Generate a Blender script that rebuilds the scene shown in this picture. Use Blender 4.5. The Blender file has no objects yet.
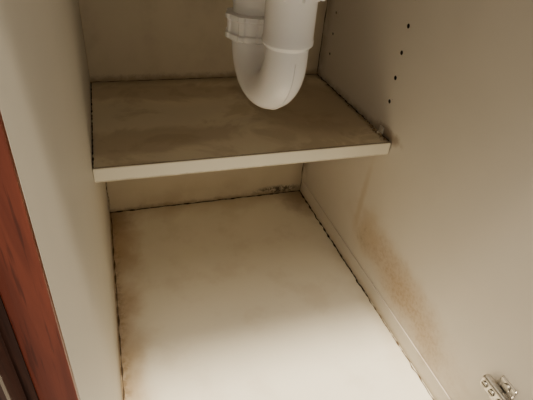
import bpy, bmesh, math, random
from mathutils import Vector, Matrix, noise as mn
random.seed(4)
S=0.6818
W=0.375; SH=0.2472; ST=0.018; SD=0.2548; FY=-0.572; TOP=0.66
col=bpy.context.collection
# ---------------------------------------------------------------- node maths
class N:
    def __init__(s,nt,sock): s.nt=nt; s.s=sock
    def _m(s,op,*a,clamp=False):
        n=s.nt.nodes.new('ShaderNodeMath'); n.operation=op; n.use_clamp=clamp
        for i,v in enumerate((s,)+a):
            if isinstance(v,N): s.nt.links.new(v.s,n.inputs[i])
            else: n.inputs[i].default_value=v
        return N(s.nt,n.outputs[0])
    def __add__(s,o): return s._m('ADD',o)
    __radd__=__add__
    def __sub__(s,o): return s._m('SUBTRACT',o)
    def __rsub__(s,o): return (s*-1.0)+o
    def __mul__(s,o): return s._m('MULTIPLY',o)
    __rmul__=__mul__
    def sqrt(s): return s._m('SQRT')
    def abs(s): return s._m('ABSOLUTE')
    def ramp(s,a,b):   # smoothstep 0..1 as value goes a->b
        n=s.nt.nodes.new('ShaderNodeMapRange'); n.interpolation_type='SMOOTHSTEP'
        s.nt.links.new(s.s,n.inputs[0])
        if a<b: n.inputs[1].default_value=a;n.inputs[2].default_value=b
        else: n.inputs[1].default_value=b;n.inputs[2].default_value=a;n.inputs[3].default_value=1;n.inputs[4].default_value=0
        return N(s.nt,n.outputs[0])
class Mat:
    def __init__(s,name,base,rough=0.5,metal=0.0,spec=0.5):
        s.m=bpy.data.materials.new(name); s.m.use_nodes=True; s.nt=s.m.node_tree
        s.b=s.nt.nodes['Principled BSDF']; s.b.inputs['Roughness'].default_value=rough; s.b.inputs['Metallic'].default_value=metal
        s.b.inputs['Specular IOR Level'].default_value=spec
        g=s.nt.nodes.new('ShaderNodeNewGeometry'); s.pos=g.outputs['Position']
        sp=s.nt.nodes.new('ShaderNodeSeparateXYZ'); s.nt.links.new(s.pos,sp.inputs[0])
        s.x,s.y,s.z=[N(s.nt,sp.outputs[i]) for i in range(3)]
        c=s.nt.nodes.new('ShaderNodeRGB'); c.outputs[0].default_value=(*base,1); s.c=c.outputs[0]
    def noise(s,scale,detail=4,rough=0.55,stretch=(1,1,1),dist=0.0):
        mp=s.nt.nodes.new('ShaderNodeMapping'); mp.inputs['Scale'].default_value=stretch
        s.nt.links.new(s.pos,mp.inputs[0])
        n=s.nt.nodes.new('ShaderNodeTexNoise'); n.inputs['Scale'].default_value=scale; n.inputs['Detail'].default_value=detail
        n.inputs['Roughness'].default_value=rough; n.inputs['Distortion'].default_value=dist
        s.nt.links.new(mp.outputs[0],n.inputs['Vector']); return N(s.nt,n.outputs[0])
    def mix(s,fac,c):
        n=s.nt.nodes.new('ShaderNodeMix'); n.data_type='RGBA'; n.clamp_factor=True
        s.nt.links.new(fac.s,n.inputs[0]); s.nt.links.new(s.c,n.inputs[6]); n.inputs[7].default_value=(*c,1); s.c=n.outputs[2]
        return s
    def ell(s,a,b,ca,cb,ra,rb,ang=0,wob=None):
        da=a-ca; db=b-cb; c_,s_=math.cos(ang),math.sin(ang)
        u=(da*c_+db*s_)*(1/ra); v=(db*c_-da*s_)*(1/rb)
        d=(u*u+v*v).sqrt()
        if wob is not None: d=d+wob
        return d
    def bump(s,h,strength=0.2,dist=0.001):
        n=s.nt.nodes.new('ShaderNodeBump'); n.inputs['Strength'].default_value=strength; n.inputs['Distance'].default_value=dist
        s.nt.links.new(h.s,n.inputs['Height']); s.nt.links.new(n.outputs[0],s.b.inputs['Normal']); return s
    def done(s):
        s.nt.links.new(s.c,s.b.inputs['Base Color']); return s.m
BROWN=(0.24,0.145,0.065); DK=(0.03,0.02,0.012); RUST=(0.50,0.35,0.20); TAN=(0.55,0.44,0.29)
def melamine(name,base,rough=0.45):
    m=Mat(name,base,rough)
    m.mix((m.noise(7,3).ramp(0.4,0.75))*0.22,tuple(c*0.8 for c in base))
    return m
# floor
m=melamine('floor_melamine',(0.86,0.81,0.69),0.4)
n1=m.noise(22,5,0.6); n2=m.noise(90,4,0.65); n3=m.noise(9,3); n5=m.noise(13,4,0.6); n6=m.noise(16,4,0.6,(1,0.35,1),0.4)
m.mix(n5.ramp(0.50,0.68)*0.25,(0.62,0.53,0.41))
m.mix(((m.x+(n1-0.5)*0.05).ramp(0.05,0.0))*0.65*(n3.ramp(0.3,0.6)),RUST)
m.mix(((m.x).ramp(0.09,0.0))*(n6.ramp(0.45,0.65))*0.4,RUST)
m.mix(((m.x+(n1-0.5)*0.03).ramp(0.016,0.002))*(n2.ramp(0.4,0.6))*0.6,BROWN)
m.mix(((W-m.x+(n1-0.5)*0.04).ramp(0.035,0.0))*0.45*(n3.ramp(0.35,0.6)),TAN)
m.mix(((m.y*-1+(n1-0.5)*0.05).ramp(0.05,0.0))*0.5,TAN)
m.mix(m.ell(m.x,m.y,W-0.01,-0.015,0.05,0.07,0,(n1-0.5)*1.2).ramp(1.2,0.2)*0.6,BROWN)
m.mix(m.ell(m.x,m.y,0.005,-0.02,0.04,0.05,0,(n1-0.5)*1.4).ramp(1.2,0.1)*0.6,BROWN)
m.mix(m.ell(m.x,m.y,0.012,-0.09,0.045,0.12,0,(n1-0.5)*1.4).ramp(1.2,0.1)*0.4,RUST)
m.mix(m.ell(m.x,m.y,0.006,-0.30,0.03,0.09,0,(n1-0.5)*1.4).ramp(1.2,0.1)*0.5,(0.44,0.30,0.17))
m.mix(n2.ramp(0.70,0.78)*0.25,BROWN)
m.bump(m.noise(60,3),0.15,0.0008); M_floor=m.done()
# side walls
m=melamine('wall_right_melamine',(0.72,0.665,0.585),0.5)
n1=m.noise(25,5,0.6); n2=m.noise(190,4,0.7); n4=m.noise(60,5,0.7)
d=m.ell(m.y,m.z,-0.365,0.072,0.16,0.044,0.22,(n1-0.5)*1.1)
m.mix(d.ramp(1.35,0.05)*0.75,(0.46,0.32,0.19))
m.mix(d.ramp(1.15,0.2)*(n2.ramp(0.42,0.66))*0.38,(0.30,0.18,0.09))
d=m.ell(m.y,m.z,-0.25,0.095,0.035,0.055,0.3,(n1-0.5)*1.3)
m.mix(d.ramp(1.3,0.1)*0.5,TAN)
m.mix(d.ramp(1.0,0.2)*(n4.ramp(0.5,0.7))*0.3,BROWN)
m.mix(m.ell(m.y,m.z,-0.218,0.13,0.010,0.085,0.05,(n4-0.5)*0.8).ramp(1.1,0.1)*0.5,TAN)
m.mix(m.ell(m.y,m.z,-0.24,SH+0.006,0.045,0.012,0,(n4-0.5)*1.3).ramp(1.0,0.3)*0.6,BROWN)
m.mix((m.z-SH).abs().ramp(0.012,0.0)*(m.y.ramp(-0.27,-0.25))*(n4.ramp(0.3,0.6))*0.5,BROWN)
m.mix((m.y*-1).ramp(0.03,0.0)*0.4*n1.ramp(0.3,0.6),BROWN)
m.mix((m.z+(n1-0.5)*0.02).ramp(0.014,0.0)*0.4,TAN)
m.bump(m.noise(45,3),0.15,0.0008); M_wr=m.done()
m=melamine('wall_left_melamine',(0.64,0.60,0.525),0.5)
n1=m.noise(25,5,0.6); n4=m.noise(60,5,0.7)
m.mix((m.z+(n1-0.5)*0.03).ramp(0.03,0.0)*0.5,TAN)
m.mix((m.y*-1+(n4-0.5)*0.03).ramp(0.02,0.0)*0.4,BROWN)
m.bump(m.noise(45,3),0.15,0.0008); M_wl=m.done()
m=melamine('wall_back_panel',(0.68,0.59,0.43),0.6)
n1=m.noise(14,5,0.6); n4=m.noise(70,5,0.7)
m.mix(n1.ramp(0.45,0.75)*0.35*(m.z.ramp(0.2,0.3)),(0.36,0.27,0.17))
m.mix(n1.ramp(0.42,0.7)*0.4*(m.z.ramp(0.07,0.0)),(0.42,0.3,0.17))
m.mix(m.ell(m.x,m.z,W-0.050,0.008,0.07,0.014,0,(n4-0.5)*1.8).ramp(1.0,0.4)*(n4.ramp(0.40,0.56))*0.9,DK)
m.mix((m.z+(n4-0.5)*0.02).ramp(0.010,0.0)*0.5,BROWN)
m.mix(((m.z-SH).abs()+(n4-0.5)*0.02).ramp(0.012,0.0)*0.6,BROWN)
m.mix((W-m.x).ramp(0.03,0.0)*0.3,BROWN)
M_wb=m.done()
# shelf
m=melamine('shelf_melamine',(0.80,0.70,0.52),0.34)
n1=m.noise(11,5,0.6,dist=0.6); n2=m.noise(4,3,0.5,(1,2.2,1),0.5); n4=m.noise(80,4,0.7)
m.mix(n2.ramp(0.42,0.65)*0.25,(0.48,0.43,0.34))
m.mix(n1.ramp(0.50,0.60)*0.4,(0.42,0.31,0.18))
m.mix(m.ell(m.x,m.y,W-0.06,-0.13,0.12,0.13,0,(n1-0.5)*2.2).ramp(1.0,0.6)*0.55,(0.30,0.20,0.10))
m.mix(m.ell(m.x,m.y,0.06,-0.20,0.14,0.035,0.1,(n1-0.5)*2.2).ramp(1.0,0.6)*0.4,(0.34,0.23,0.13))
m.mix(m.ell(m.x,m.y,0.10,-0.05,0.14,0.035,-0.1,(n1-0.5)*2.2).ramp(1.0,0.6)*0.4,(0.34,0.23,0.13))
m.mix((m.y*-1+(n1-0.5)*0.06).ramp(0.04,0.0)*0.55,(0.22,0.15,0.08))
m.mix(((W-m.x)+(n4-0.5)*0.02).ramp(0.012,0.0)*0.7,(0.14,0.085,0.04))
m.mix(((m.y+SD)+(n4-0.5)*0.005).ramp(0.004,0.0015)*0.7,(0.15,0.09,0.045))
M_shelf=m.done()
m=melamine('shelf_edge_band',(0.86,0.82,0.69),0.4)
n4=m.noise(70,4,0.7)
m.mix(((m.z-(SH-ST))+(n4-0.5)*0.004).ramp(0.003,0.0)*0.5,BROWN)
m.mix((m.x).ramp(0.25,W)*0.25,(0.65,0.55,0.4))
M_edge=m.done()
M_crack=Mat('dark_gap_and_grime',DK,0.9).done()  # near-black for seam grime, shelf gaps, peg holes and screw slots
M_seam=Mat('brown_seam_grime',(0.11,0.07,0.04),0.9).done()
m=Mat('swollen_particle_board',(0.45,0.34,0.2),0.9); m.mix(m.noise(200,3).ramp(0.4,0.6),(0.2,0.13,0.07)); M_chip=m.done()
m=Mat('white_pvc',(0.82,0.81,0.82),0.25); m.b.inputs['Subsurface Weight'].default_value=0.05
m.mix(m.noise(30,4).ramp(0.55,0.8)*0.12,(0.62,0.56,0.48)); M_pvc=m.done()
def wood(name,a,b):
    m=Mat(name,a,0.35)
    g=m.noise(60,5,0.6,(1,1,0.06),0.8); m.mix(g.ramp(0.42,0.62),b)
    g2=m.noise(420,3,0.6,(1,1,0.05)); m.mix(g2.ramp(0.56,0.68)*0.6,tuple(c*0.35 for c in b))
    m.bump(g2,0.2,0.0005); return m.done()
M_cherry=wood('cherry_wood',(0.165,0.036,0.018),(0.10,0.020,0.010))
M_dark=wood('shaded_dark_cherry',(0.055,0.022,0.015),(0.028,0.012,0.009))  # dark cherry; shadow on the door's outer faces is put into this colour
m=Mat('nickel_metal',(0.55,0.52,0.48),0.32,1.0); m.mix(m.noise(200,3).ramp(0.5,0.7)*0.5,(0.2,0.16,0.12)); M_metal=m.done()
M_screw=Mat('screw_metal',(0.3,0.28,0.25),0.35,1.0).done()
M_counter=Mat('countertop_stone',(0.45,0.42,0.38),0.3).done()
# ---------------------------------------------------------------- mesh helpers
def obj(name,bm,mats,parent=None,smooth=False):
    me=bpy.data.meshes.new(name); bm.normal_update(); bm.to_mesh(me); bm.free()
    for x in (mats if isinstance(mats,(list,tuple)) else [mats]): me.materials.append(x)
    if smooth:
        for p in me.polygons: p.use_smooth=True
    o=bpy.data.objects.new(name,me); col.objects.link(o)
    if parent: o.parent=parent
    return o
def box(name,lo,hi,mat,parent=None,bev=0,seg=2):
    bm=bmesh.new(); bmesh.ops.create_cube(bm,size=1)
    for v in bm.verts: v.co=Vector([lo[i]+(v.co[i]+.5)*(hi[i]-lo[i]) for i in range(3)])
    if bev: bmesh.ops.bevel(bm,geom=bm.edges[:],offset=bev,segments=seg,profile=0.5,affect='EDGES')
    return obj(name,bm,mat,parent)
def empty(name,loc=(0,0,0)):
    o=bpy.data.objects.new(name,None); col.objects.link(o); o.empty_display_size=0.05; return o
def ribbon(name,pts,nrm,w,parent,mat=M_crack,seed=0,jit=0.0010,n=90,lo=0.15):
    nrm=Vector(nrm); bm=bmesh.new(); prev=None; P=[Vector(p) for p in pts]
    for i in range(n+1):
        t=i/n*(len(P)-1); k=min(int(t),len(P)-2); p=P[k].lerp(P[k+1],t-k); d=(P[k+1]-P[k]).normalized(); sd=nrm.cross(d)
        a=mn.noise(Vector((i*0.23+seed*7,seed,0))); b=mn.noise(Vector((i*0.37+seed*3,5,seed)))
        p=p+sd*a*jit*2; ww=w*max(lo,0.65+b*1.2)
        q=[bm.verts.new(p-sd*ww/2),bm.verts.new(p+sd*ww/2)]
        if prev: bm.faces.new((prev[0],q[0],q[1],prev[1]))
        prev=q
    return obj(name,bm,mat,parent)
def tube(path,rad,seg=40,bm=None,cap=True):
    bm=bm or bmesh.new(); P=[Vector(p) for p in path]; rings=[]; up=Vector((1,0.02,0))
    for i,p in enumerate(P):
        a=P[max(i-1,0)]; b=P[min(i+1,len(P)-1)]
        d=(b-a).normalized() if (b-a).length>1e-9 else Vector((0,0,1))
        u=(up-d*up.dot(d)).normalized(); v=d.cross(u); r=rad[i] if isinstance(rad,list) else rad
        rings.append([bm.verts.new(p+(u*math.cos(2*math.pi*k/seg)+v*math.sin(2*math.pi*k/seg))*r) for k in range(seg)])
    for a,b in zip(rings,rings[1:]):
        for k in range(seg): bm.faces.new((a[k],a[(k+1)%seg],b[(k+1)%seg],b[k]))
    if cap: bm.faces.new(rings[0][::-1]); bm.faces.new(rings[-1])
    return bm
def lathe(name,cx,cy,prof,mat,parent,seg=48,lug=None):
    bm=bmesh.new(); rings=[]
    for r,z in prof:
        ring=[]
        for k in range(seg):
            a=2*math.pi*k/seg; rr=r
            if lug: 
                n,amp,z0,z1=lug
                if z0<=z<=z1: rr=r+amp*(1 if (k*n/seg)%1<0.3 else 0)
            ring.append(bm.verts.new((cx+rr*math.cos(a),cy+rr*math.sin(a),z)))
        rings.append(ring)
    for a,b in zip(rings,rings[1:]):
        for k in range(seg): bm.faces.new((a[k],a[(k+1)%seg],b[(k+1)%seg],b[k]))
    bm.faces.new(rings[0][::-1]); bm.faces.new(rings[-1])
    o=obj(name,bm,mat,parent)
    for p in o.data.polygons: p.use_smooth=True
    o.data.set_sharp_from_angle(angle=math.radians(35)); return o
# ---------------------------------------------------------------- cabinet shell
T=0.016
floor=box('floor',(-T,FY,-T),(W+T,T,0),M_floor)
wl=box('wall_left',(-T,FY+0.002,0),(0,T,TOP),M_wl)
wb=box('wall_back',(0,0,0),(W,T,TOP),M_wb)
top=box('countertop',(-0.35,FY-0.03,TOP),(W+0.35,T,TOP+0.04),M_counter,bev=0.004)
def wall_right():
    bm=bmesh.new(); x=W
    r=0.0028; hw=0.006; cols=(-0.2265,-0.034)
    def quad(y0,y1,z0,z1):
        bm.faces.new([bm.verts.new(p) for p in ((x,y0,z0),(x,y0,z1),(x,y1,z1),(x,y1,z0))])
    y=FY+0.002
    for cy in cols:
        rr=r if cy<-0.1 else 0.0020
        c0,c1=cy-hw,cy+hw
        quad(y,c0,0,TOP); y=c1
        z=0
        for hz in [0.2932+0.032*i for i in range(9)]:
            hy=cy
            quad(c0,c1,z,hz-hw); z=hz+hw
            K=24; outer=[];inn=[];deep=[]
            for k in range(K):
                a=2*math.pi*(k+.5)/K; ca,sa=math.cos(a),math.sin(a); s=hw/max(abs(ca),abs(sa))
                outer.append(bm.verts.new((x,hy+ca*s,hz+sa*s))); inn.append(bm.verts.new((x,hy+ca*rr,hz+sa*rr))); deep.append(bm.verts.new((x+0.011,hy+ca*rr,hz+sa*rr)))
            for k in range(K):
                j=(k+1)%K
                bm.faces.new((outer[k],inn[k],inn[j],outer[j])); f=bm.faces.new((inn[k],deep[k],deep[j],inn[j])); f.material_index=1
            f=bm.faces.new(deep); f.material_index=1
        quad(c0,c1,z,TOP)
    quad(y,T,0,TOP)
    lo=(W,FY+0.002,0);hi=(W+T,T,TOP)
    v=[bm.verts.new((hi[0],yy,zz)) for yy,zz in ((lo[1],0),(lo[1],TOP),(T,TOP),(T,0))]; bm.faces.new(v[::-1])
    for a,b in (((lo[1],0),(lo[1],TOP)),((T,0),(T,TOP)),((lo[1],0),(T,0)),((lo[1],TOP),(T,TOP))):
        bm.faces.new([bm.verts.new(p) for p in ((W,*a),(W,*b),(hi[0],*b),(hi[0],*a))])
    return obj('wall_right',bm,[M_wr,M_crack])
wr=wall_right()
box('trim_1',(W-0.002,-0.56,0.0),(W,-0.001,0.028),M_wr,bev=0.0009)
box('trim_2',(-T,FY-0.002,-T),(0.0,FY+0.002,TOP),M_cherry,bev=0.0008)
box('trim_3',(W,FY-0.002,-T),(W+T,FY+0.002,TOP),M_cherry,bev=0.0008)
xr=W-0.0035
ribbon('grime_seam_back',[(0.0,-0.002,0.0004),(W,-0.002,0.0004)],(0,0,1),0.0040,floor,seed=1,lo=0.4)
ribbon('grime_seam_right',[(xr,-0.002,0.0004),(xr,-0.30,0.0004)],(0,0,1),0.0034,floor,seed=2,lo=0.3)
ribbon('grime_seam_right_front',[(xr,-0.28,0.0004),(xr,-0.55,0.0004)],(0,0,1),0.0020,floor,M_seam,seed=12)
ribbon('grime_seam_left',[(0.002,-0.002,0.0004),(0.002,-0.55,0.0004)],(0,0,1),0.0022,floor,M_seam,seed=3,lo=0.3)
ribbon('corner_crack_back',[(0.0015,-0.001,0.002),(0.0015,-0.001,SH-ST)],(0,-1,0),0.0012,wb,M_seam,seed=4)
ribbon('corner_crack_right',[(W-0.002,-0.0008,0.002),(W-0.002,-0.0008,TOP-.01)],(0,-1,0),0.0016,wb,seed=5)
# ---------------------------------------------------------------- shelf
shelf=empty('cabinet_shelf')
box('board',(0.0005,-SD+0.0012,SH-ST),(W-0.002,-0.003,SH),M_shelf,shelf,bev=0.0005)
box('edge_band',(0.0005,-SD-0.0002,SH-ST),(W-0.002,-SD+0.0012,SH-0.0004),M_edge,shelf,bev=0.0004)
ribbon('gap_left',[(0.0012,-SD+0.002,SH+0.0004),(0.0012,-0.003,SH+0.0004)],(0,0,1),0.0018,shelf,seed=6,jit=0.0002)
ribbon('gap_back',[(0.003,-0.003,SH+0.0004),(W,-0.003,SH+0.0004)],(0,0,1),0.002,shelf,seed=7)
ribbon('gap_right',[(W-0.003,-SD+0.004,SH+0.0005),(W-0.003,-0.003,SH+0.0005)],(0,0,1),0.0026,shelf,seed=8)
bm=bmesh.new()
for i in range(40):
    y=-SD+0.006+abs(random.gauss(0,0.045)); x=W-0.004-abs(random.gauss(0,0.002)); s=random.uniform(0.0008,0.0020)
    if y>-0.01: continue
    r_=bmesh.ops.create_icosphere(bm,subdivisions=1,radius=s,matrix=Matrix.Translation((x,y,SH+s*0.5)))
    for v in r_['verts']: v.co+=Vector([random.uniform(-.3,.3)*s for _ in range(3)])
obj('swollen_chips',bm,M_chip,shelf)
M_clip=Mat('aged_clip_plastic',(0.62,0.57,0.48),0.4).done()
sp=empty('shelf_support_clip'); sp.parent=None
box('clip_plate',(W-0.003,-0.231,SH+0.0005),(W-0.0002,-0.222,SH+0.010),M_clip,sp,bev=0.001)
box('clip_lip',(W-0.008,-0.230,SH+0.0005),(W-0.003,-0.223,SH+0.0025),M_clip,sp,bev=0.0008)
# ---------------------------------------------------------------- P trap
trap=empty('sink_drain_p_trap')
bx,by=0.1805,-0.224; fx,fy=0.1900,-0.310; R=0.0433; zc=0.3835; tr=0.0205
C=Vector(((bx+fx)/2,(by+fy)/2,zc)); D=Vector((fx-bx,fy-by,0)).normalized()
path=[];rad=[]
for z in (0.425,0.41,0.395): path.append(C+D*R+Vector((0,0,z-zc))); rad.append(tr)
for i in range(33):
    a=math.pi*i/32; path.append(C+D*R*math.cos(a)-Vector((0,0,R*math.sin(a)))); rad.append(tr+0.0018*math.sin(a))
path.append(C-D*R+Vector((0,0,0.012))); rad.append(tr); path.append(C-D*R+Vector((0,0,0.03))); rad.append(tr)
o=obj('u_bend',tube(path,rad,48),M_pvc,trap,True); o.data.set_sharp_from_angle(angle=math.radians(40))
rib=[C+D*(R+tr+0.0018*math.sin(math.pi*i/40))*math.cos(math.pi*i/40)-Vector((0,0,(R+tr+0.0018)*math.sin(math.pi*i/40))) for i in range(41)]
obj('mould_seam',tube(rib,0.0005,8),M_pvc,trap,True)
lathe('inlet_hub',fx,fy,[(tr,0.394),(0.0222,0.396),(0.0240,0.398),(0.0240,0.402),(0.0232,0.404),(0.0232,0.436),(0.0242,0.438),(0.0242,0.442),(0.018,0.444)],M_pvc,trap)
lathe('slip_nut_upper',fx,fy,[(0.020,0.438),(0.0275,0.4385),(0.0285,0.441),(0.0285,0.459),(0.0265,0.461),(0.018,0.463)],M_pvc,trap,96,(8,0.0025,0.4380,0.460))
obj('tailpiece',tube([(fx,fy,0.45),(fx,fy,TOP)],0.0165,32),M_pvc,trap,True)
lathe('slip_nut_lower',bx,by,[(tr,0.3765),(0.0250,0.377),(0.0268,0.379),(0.0268,0.3835),(0.0250,0.385),(0.0250,0.397),(0.0268,0.3985),(0.0268,0.403),(0.019,0.4045)],M_pvc,trap,96,(8,0.002,0.3775,0.4035))
lathe('arm_collar',bx,by,[(0.0185,0.402),(0.0200,0.403),(0.0200,0.411),(0.0212,0.413),(0.0212,0.432),(0.019,0.434)],M_pvc,trap)
arm=[Vector((bx,by,0.42)),Vector((bx,by,0.45))]
for i in range(1,13):
    a=math.pi/2*i/12; arm.append(Vector((bx,by+0.04*(1-math.cos(a)),0.45+0.04*math.sin(a))))
arm.append(Vector((bx,-0.001,0.492)))
obj('trap_arm',tube(arm,0.019,40),M_pvc,trap,True)
# ---------------------------------------------------------------- hinge on the right wall
hg=empty('cabinet_hinge')
hy,hz=-0.541,0.111
box('mount_plate',(W-0.003,hy-0.010,hz-0.019),(W-0.0002,hy+0.010,hz+0.019),M_metal,hg,bev=0.001)
box('arm_base',(W-0.012,hy-0.018,hz-0.0075),(W-0.003,hy+0.022,hz+0.0075),M_metal,hg,bev=0.0028,seg=3)
box('arm_tip',(W-0.018,hy-0.028,hz-0.007),(W-0.006,hy-0.014,hz+0.007),M_metal,hg,bev=0.0028,seg=3)
def cyl(name,c,axis,r,h,mat,par,seg=24):
    bm=bmesh.new(); q=Vector((0,0,1)).rotation_difference(Vector(axis)).to_matrix().to_4x4()
    bmesh.ops.create_cone(bm,cap_ends=True,segments=seg,radius1=r,radius2=r*0.92,depth=h,matrix=Matrix.Translation(c)@q)
    return obj(name,bm,mat,par)
for i,a in enumerate((-0.006,0.005,0.015)):
    cyl('adjust_screw_%d'%(i+1),(W-0.0125,hy+a,hz),(-1,0,0),0.0038,0.002,M_screw,hg)
    box('screw_slot_%d'%(i+1),(W-0.0138,hy+a-0.003,hz-0.0005),(W-0.0132,hy+a+0.003,hz+0.0005),M_crack,hg)
for i,b in enumerate((-0.0135,0.0135)):
    cyl('plate_screw_%d'%(i+1),(W-0.004,hy,hz+b),(-1,0,0),0.0042,0.002,M_screw,hg)
cyl('pivot_pin',(W-0.014,hy-0.024,hz),(0,0,1),0.0022,0.017,M_screw,hg)
# ---------------------------------------------------------------- neighbouring raised-panel door (dark)
dr=empty('door_1')
box('carcass_side',(-0.034,FY-0.001,-T),(-T-0.0003,T,TOP-0.001),M_dark,dr)
box('door_stile',(-0.085,-0.5915,-0.02),(-0.0195,-0.574,TOP-0.01),M_dark,dr,bev=0.002)
box('door_bead_outer',(-0.030,-0.596,-0.018),(-0.0225,-0.5915,TOP-0.012),M_dark,dr,bev=0.002)
box('door_bead_inner',(-0.085,-0.597,-0.018),(-0.037,-0.5915,TOP-0.012),M_dark,dr,bev=0.002)
box('door_panel',(-0.34,-0.588,-0.02),(-0.085,-0.576,TOP-0.01),M_dark,dr,bev=0.002)
# ---------------------------------------------------------------- lights
l=bpy.data.lights.new('ceiling_downlight','SPOT'); l.energy=480; l.color=(1.0,0.88,0.66); l.spot_size=math.radians(25); l.spot_blend=1.0; l.shadow_soft_size=0.11
o=bpy.data.objects.new('ceiling_downlight',l); col.objects.link(o); o.location=(0.30,-1.10,2.0)
o.rotation_euler=(Vector((0.24,-0.53,0))-o.location).to_track_quat('-Z','Y').to_euler()
def area(name,loc,tgt,size,power,color):
    l=bpy.data.lights.new(name,'AREA'); l.shape='DISK'; l.size=size; l.energy=power; l.color=color
    o=bpy.data.objects.new(name,l); col.objects.link(o); o.location=loc
    o.rotation_euler=(Vector(tgt)-Vector(loc)).to_track_quat('-Z','Y').to_euler(); return o
area('ceiling_light',(0.0,-1.35,2.1),(0.25,-0.4,0),0.45,18,(1.0,0.86,0.66))
w=bpy.data.worlds.new('room_ambient'); bpy.context.scene.world=w; w.use_nodes=True
w.node_tree.nodes['Background'].inputs[0].default_value=(1.0,0.875,0.70,1); w.node_tree.nodes['Background'].inputs[1].default_value=0.48
# ---------------------------------------------------------------- camera
def Rm(a,p,r):
    f=Vector((math.sin(a)*math.cos(p),math.cos(a)*math.cos(p),-math.sin(p))); rt=Vector((math.cos(a),-math.sin(a),0)); up=rt.cross(f)
    return rt*math.cos(r)+up*math.sin(r), -rt*math.sin(r)+up*math.cos(r), f
r,u,f=Rm(0.3636,0.6143,0.097)
cd=bpy.data.cameras.new('camera'); co=bpy.data.objects.new('camera',cd); col.objects.link(co); bpy.context.scene.camera=co
c=Vector((0.0469,-1.0424,0.7648))*S
co.matrix_world=Matrix(((r[0],u[0],-f[0],c[0]),(r[1],u[1],-f[1],c[1]),(r[2],u[2],-f[2],c[2]),(0,0,0,1)))
cd.sensor_width=36; cd.lens=457.14/533*36; cd.clip_start=0.01
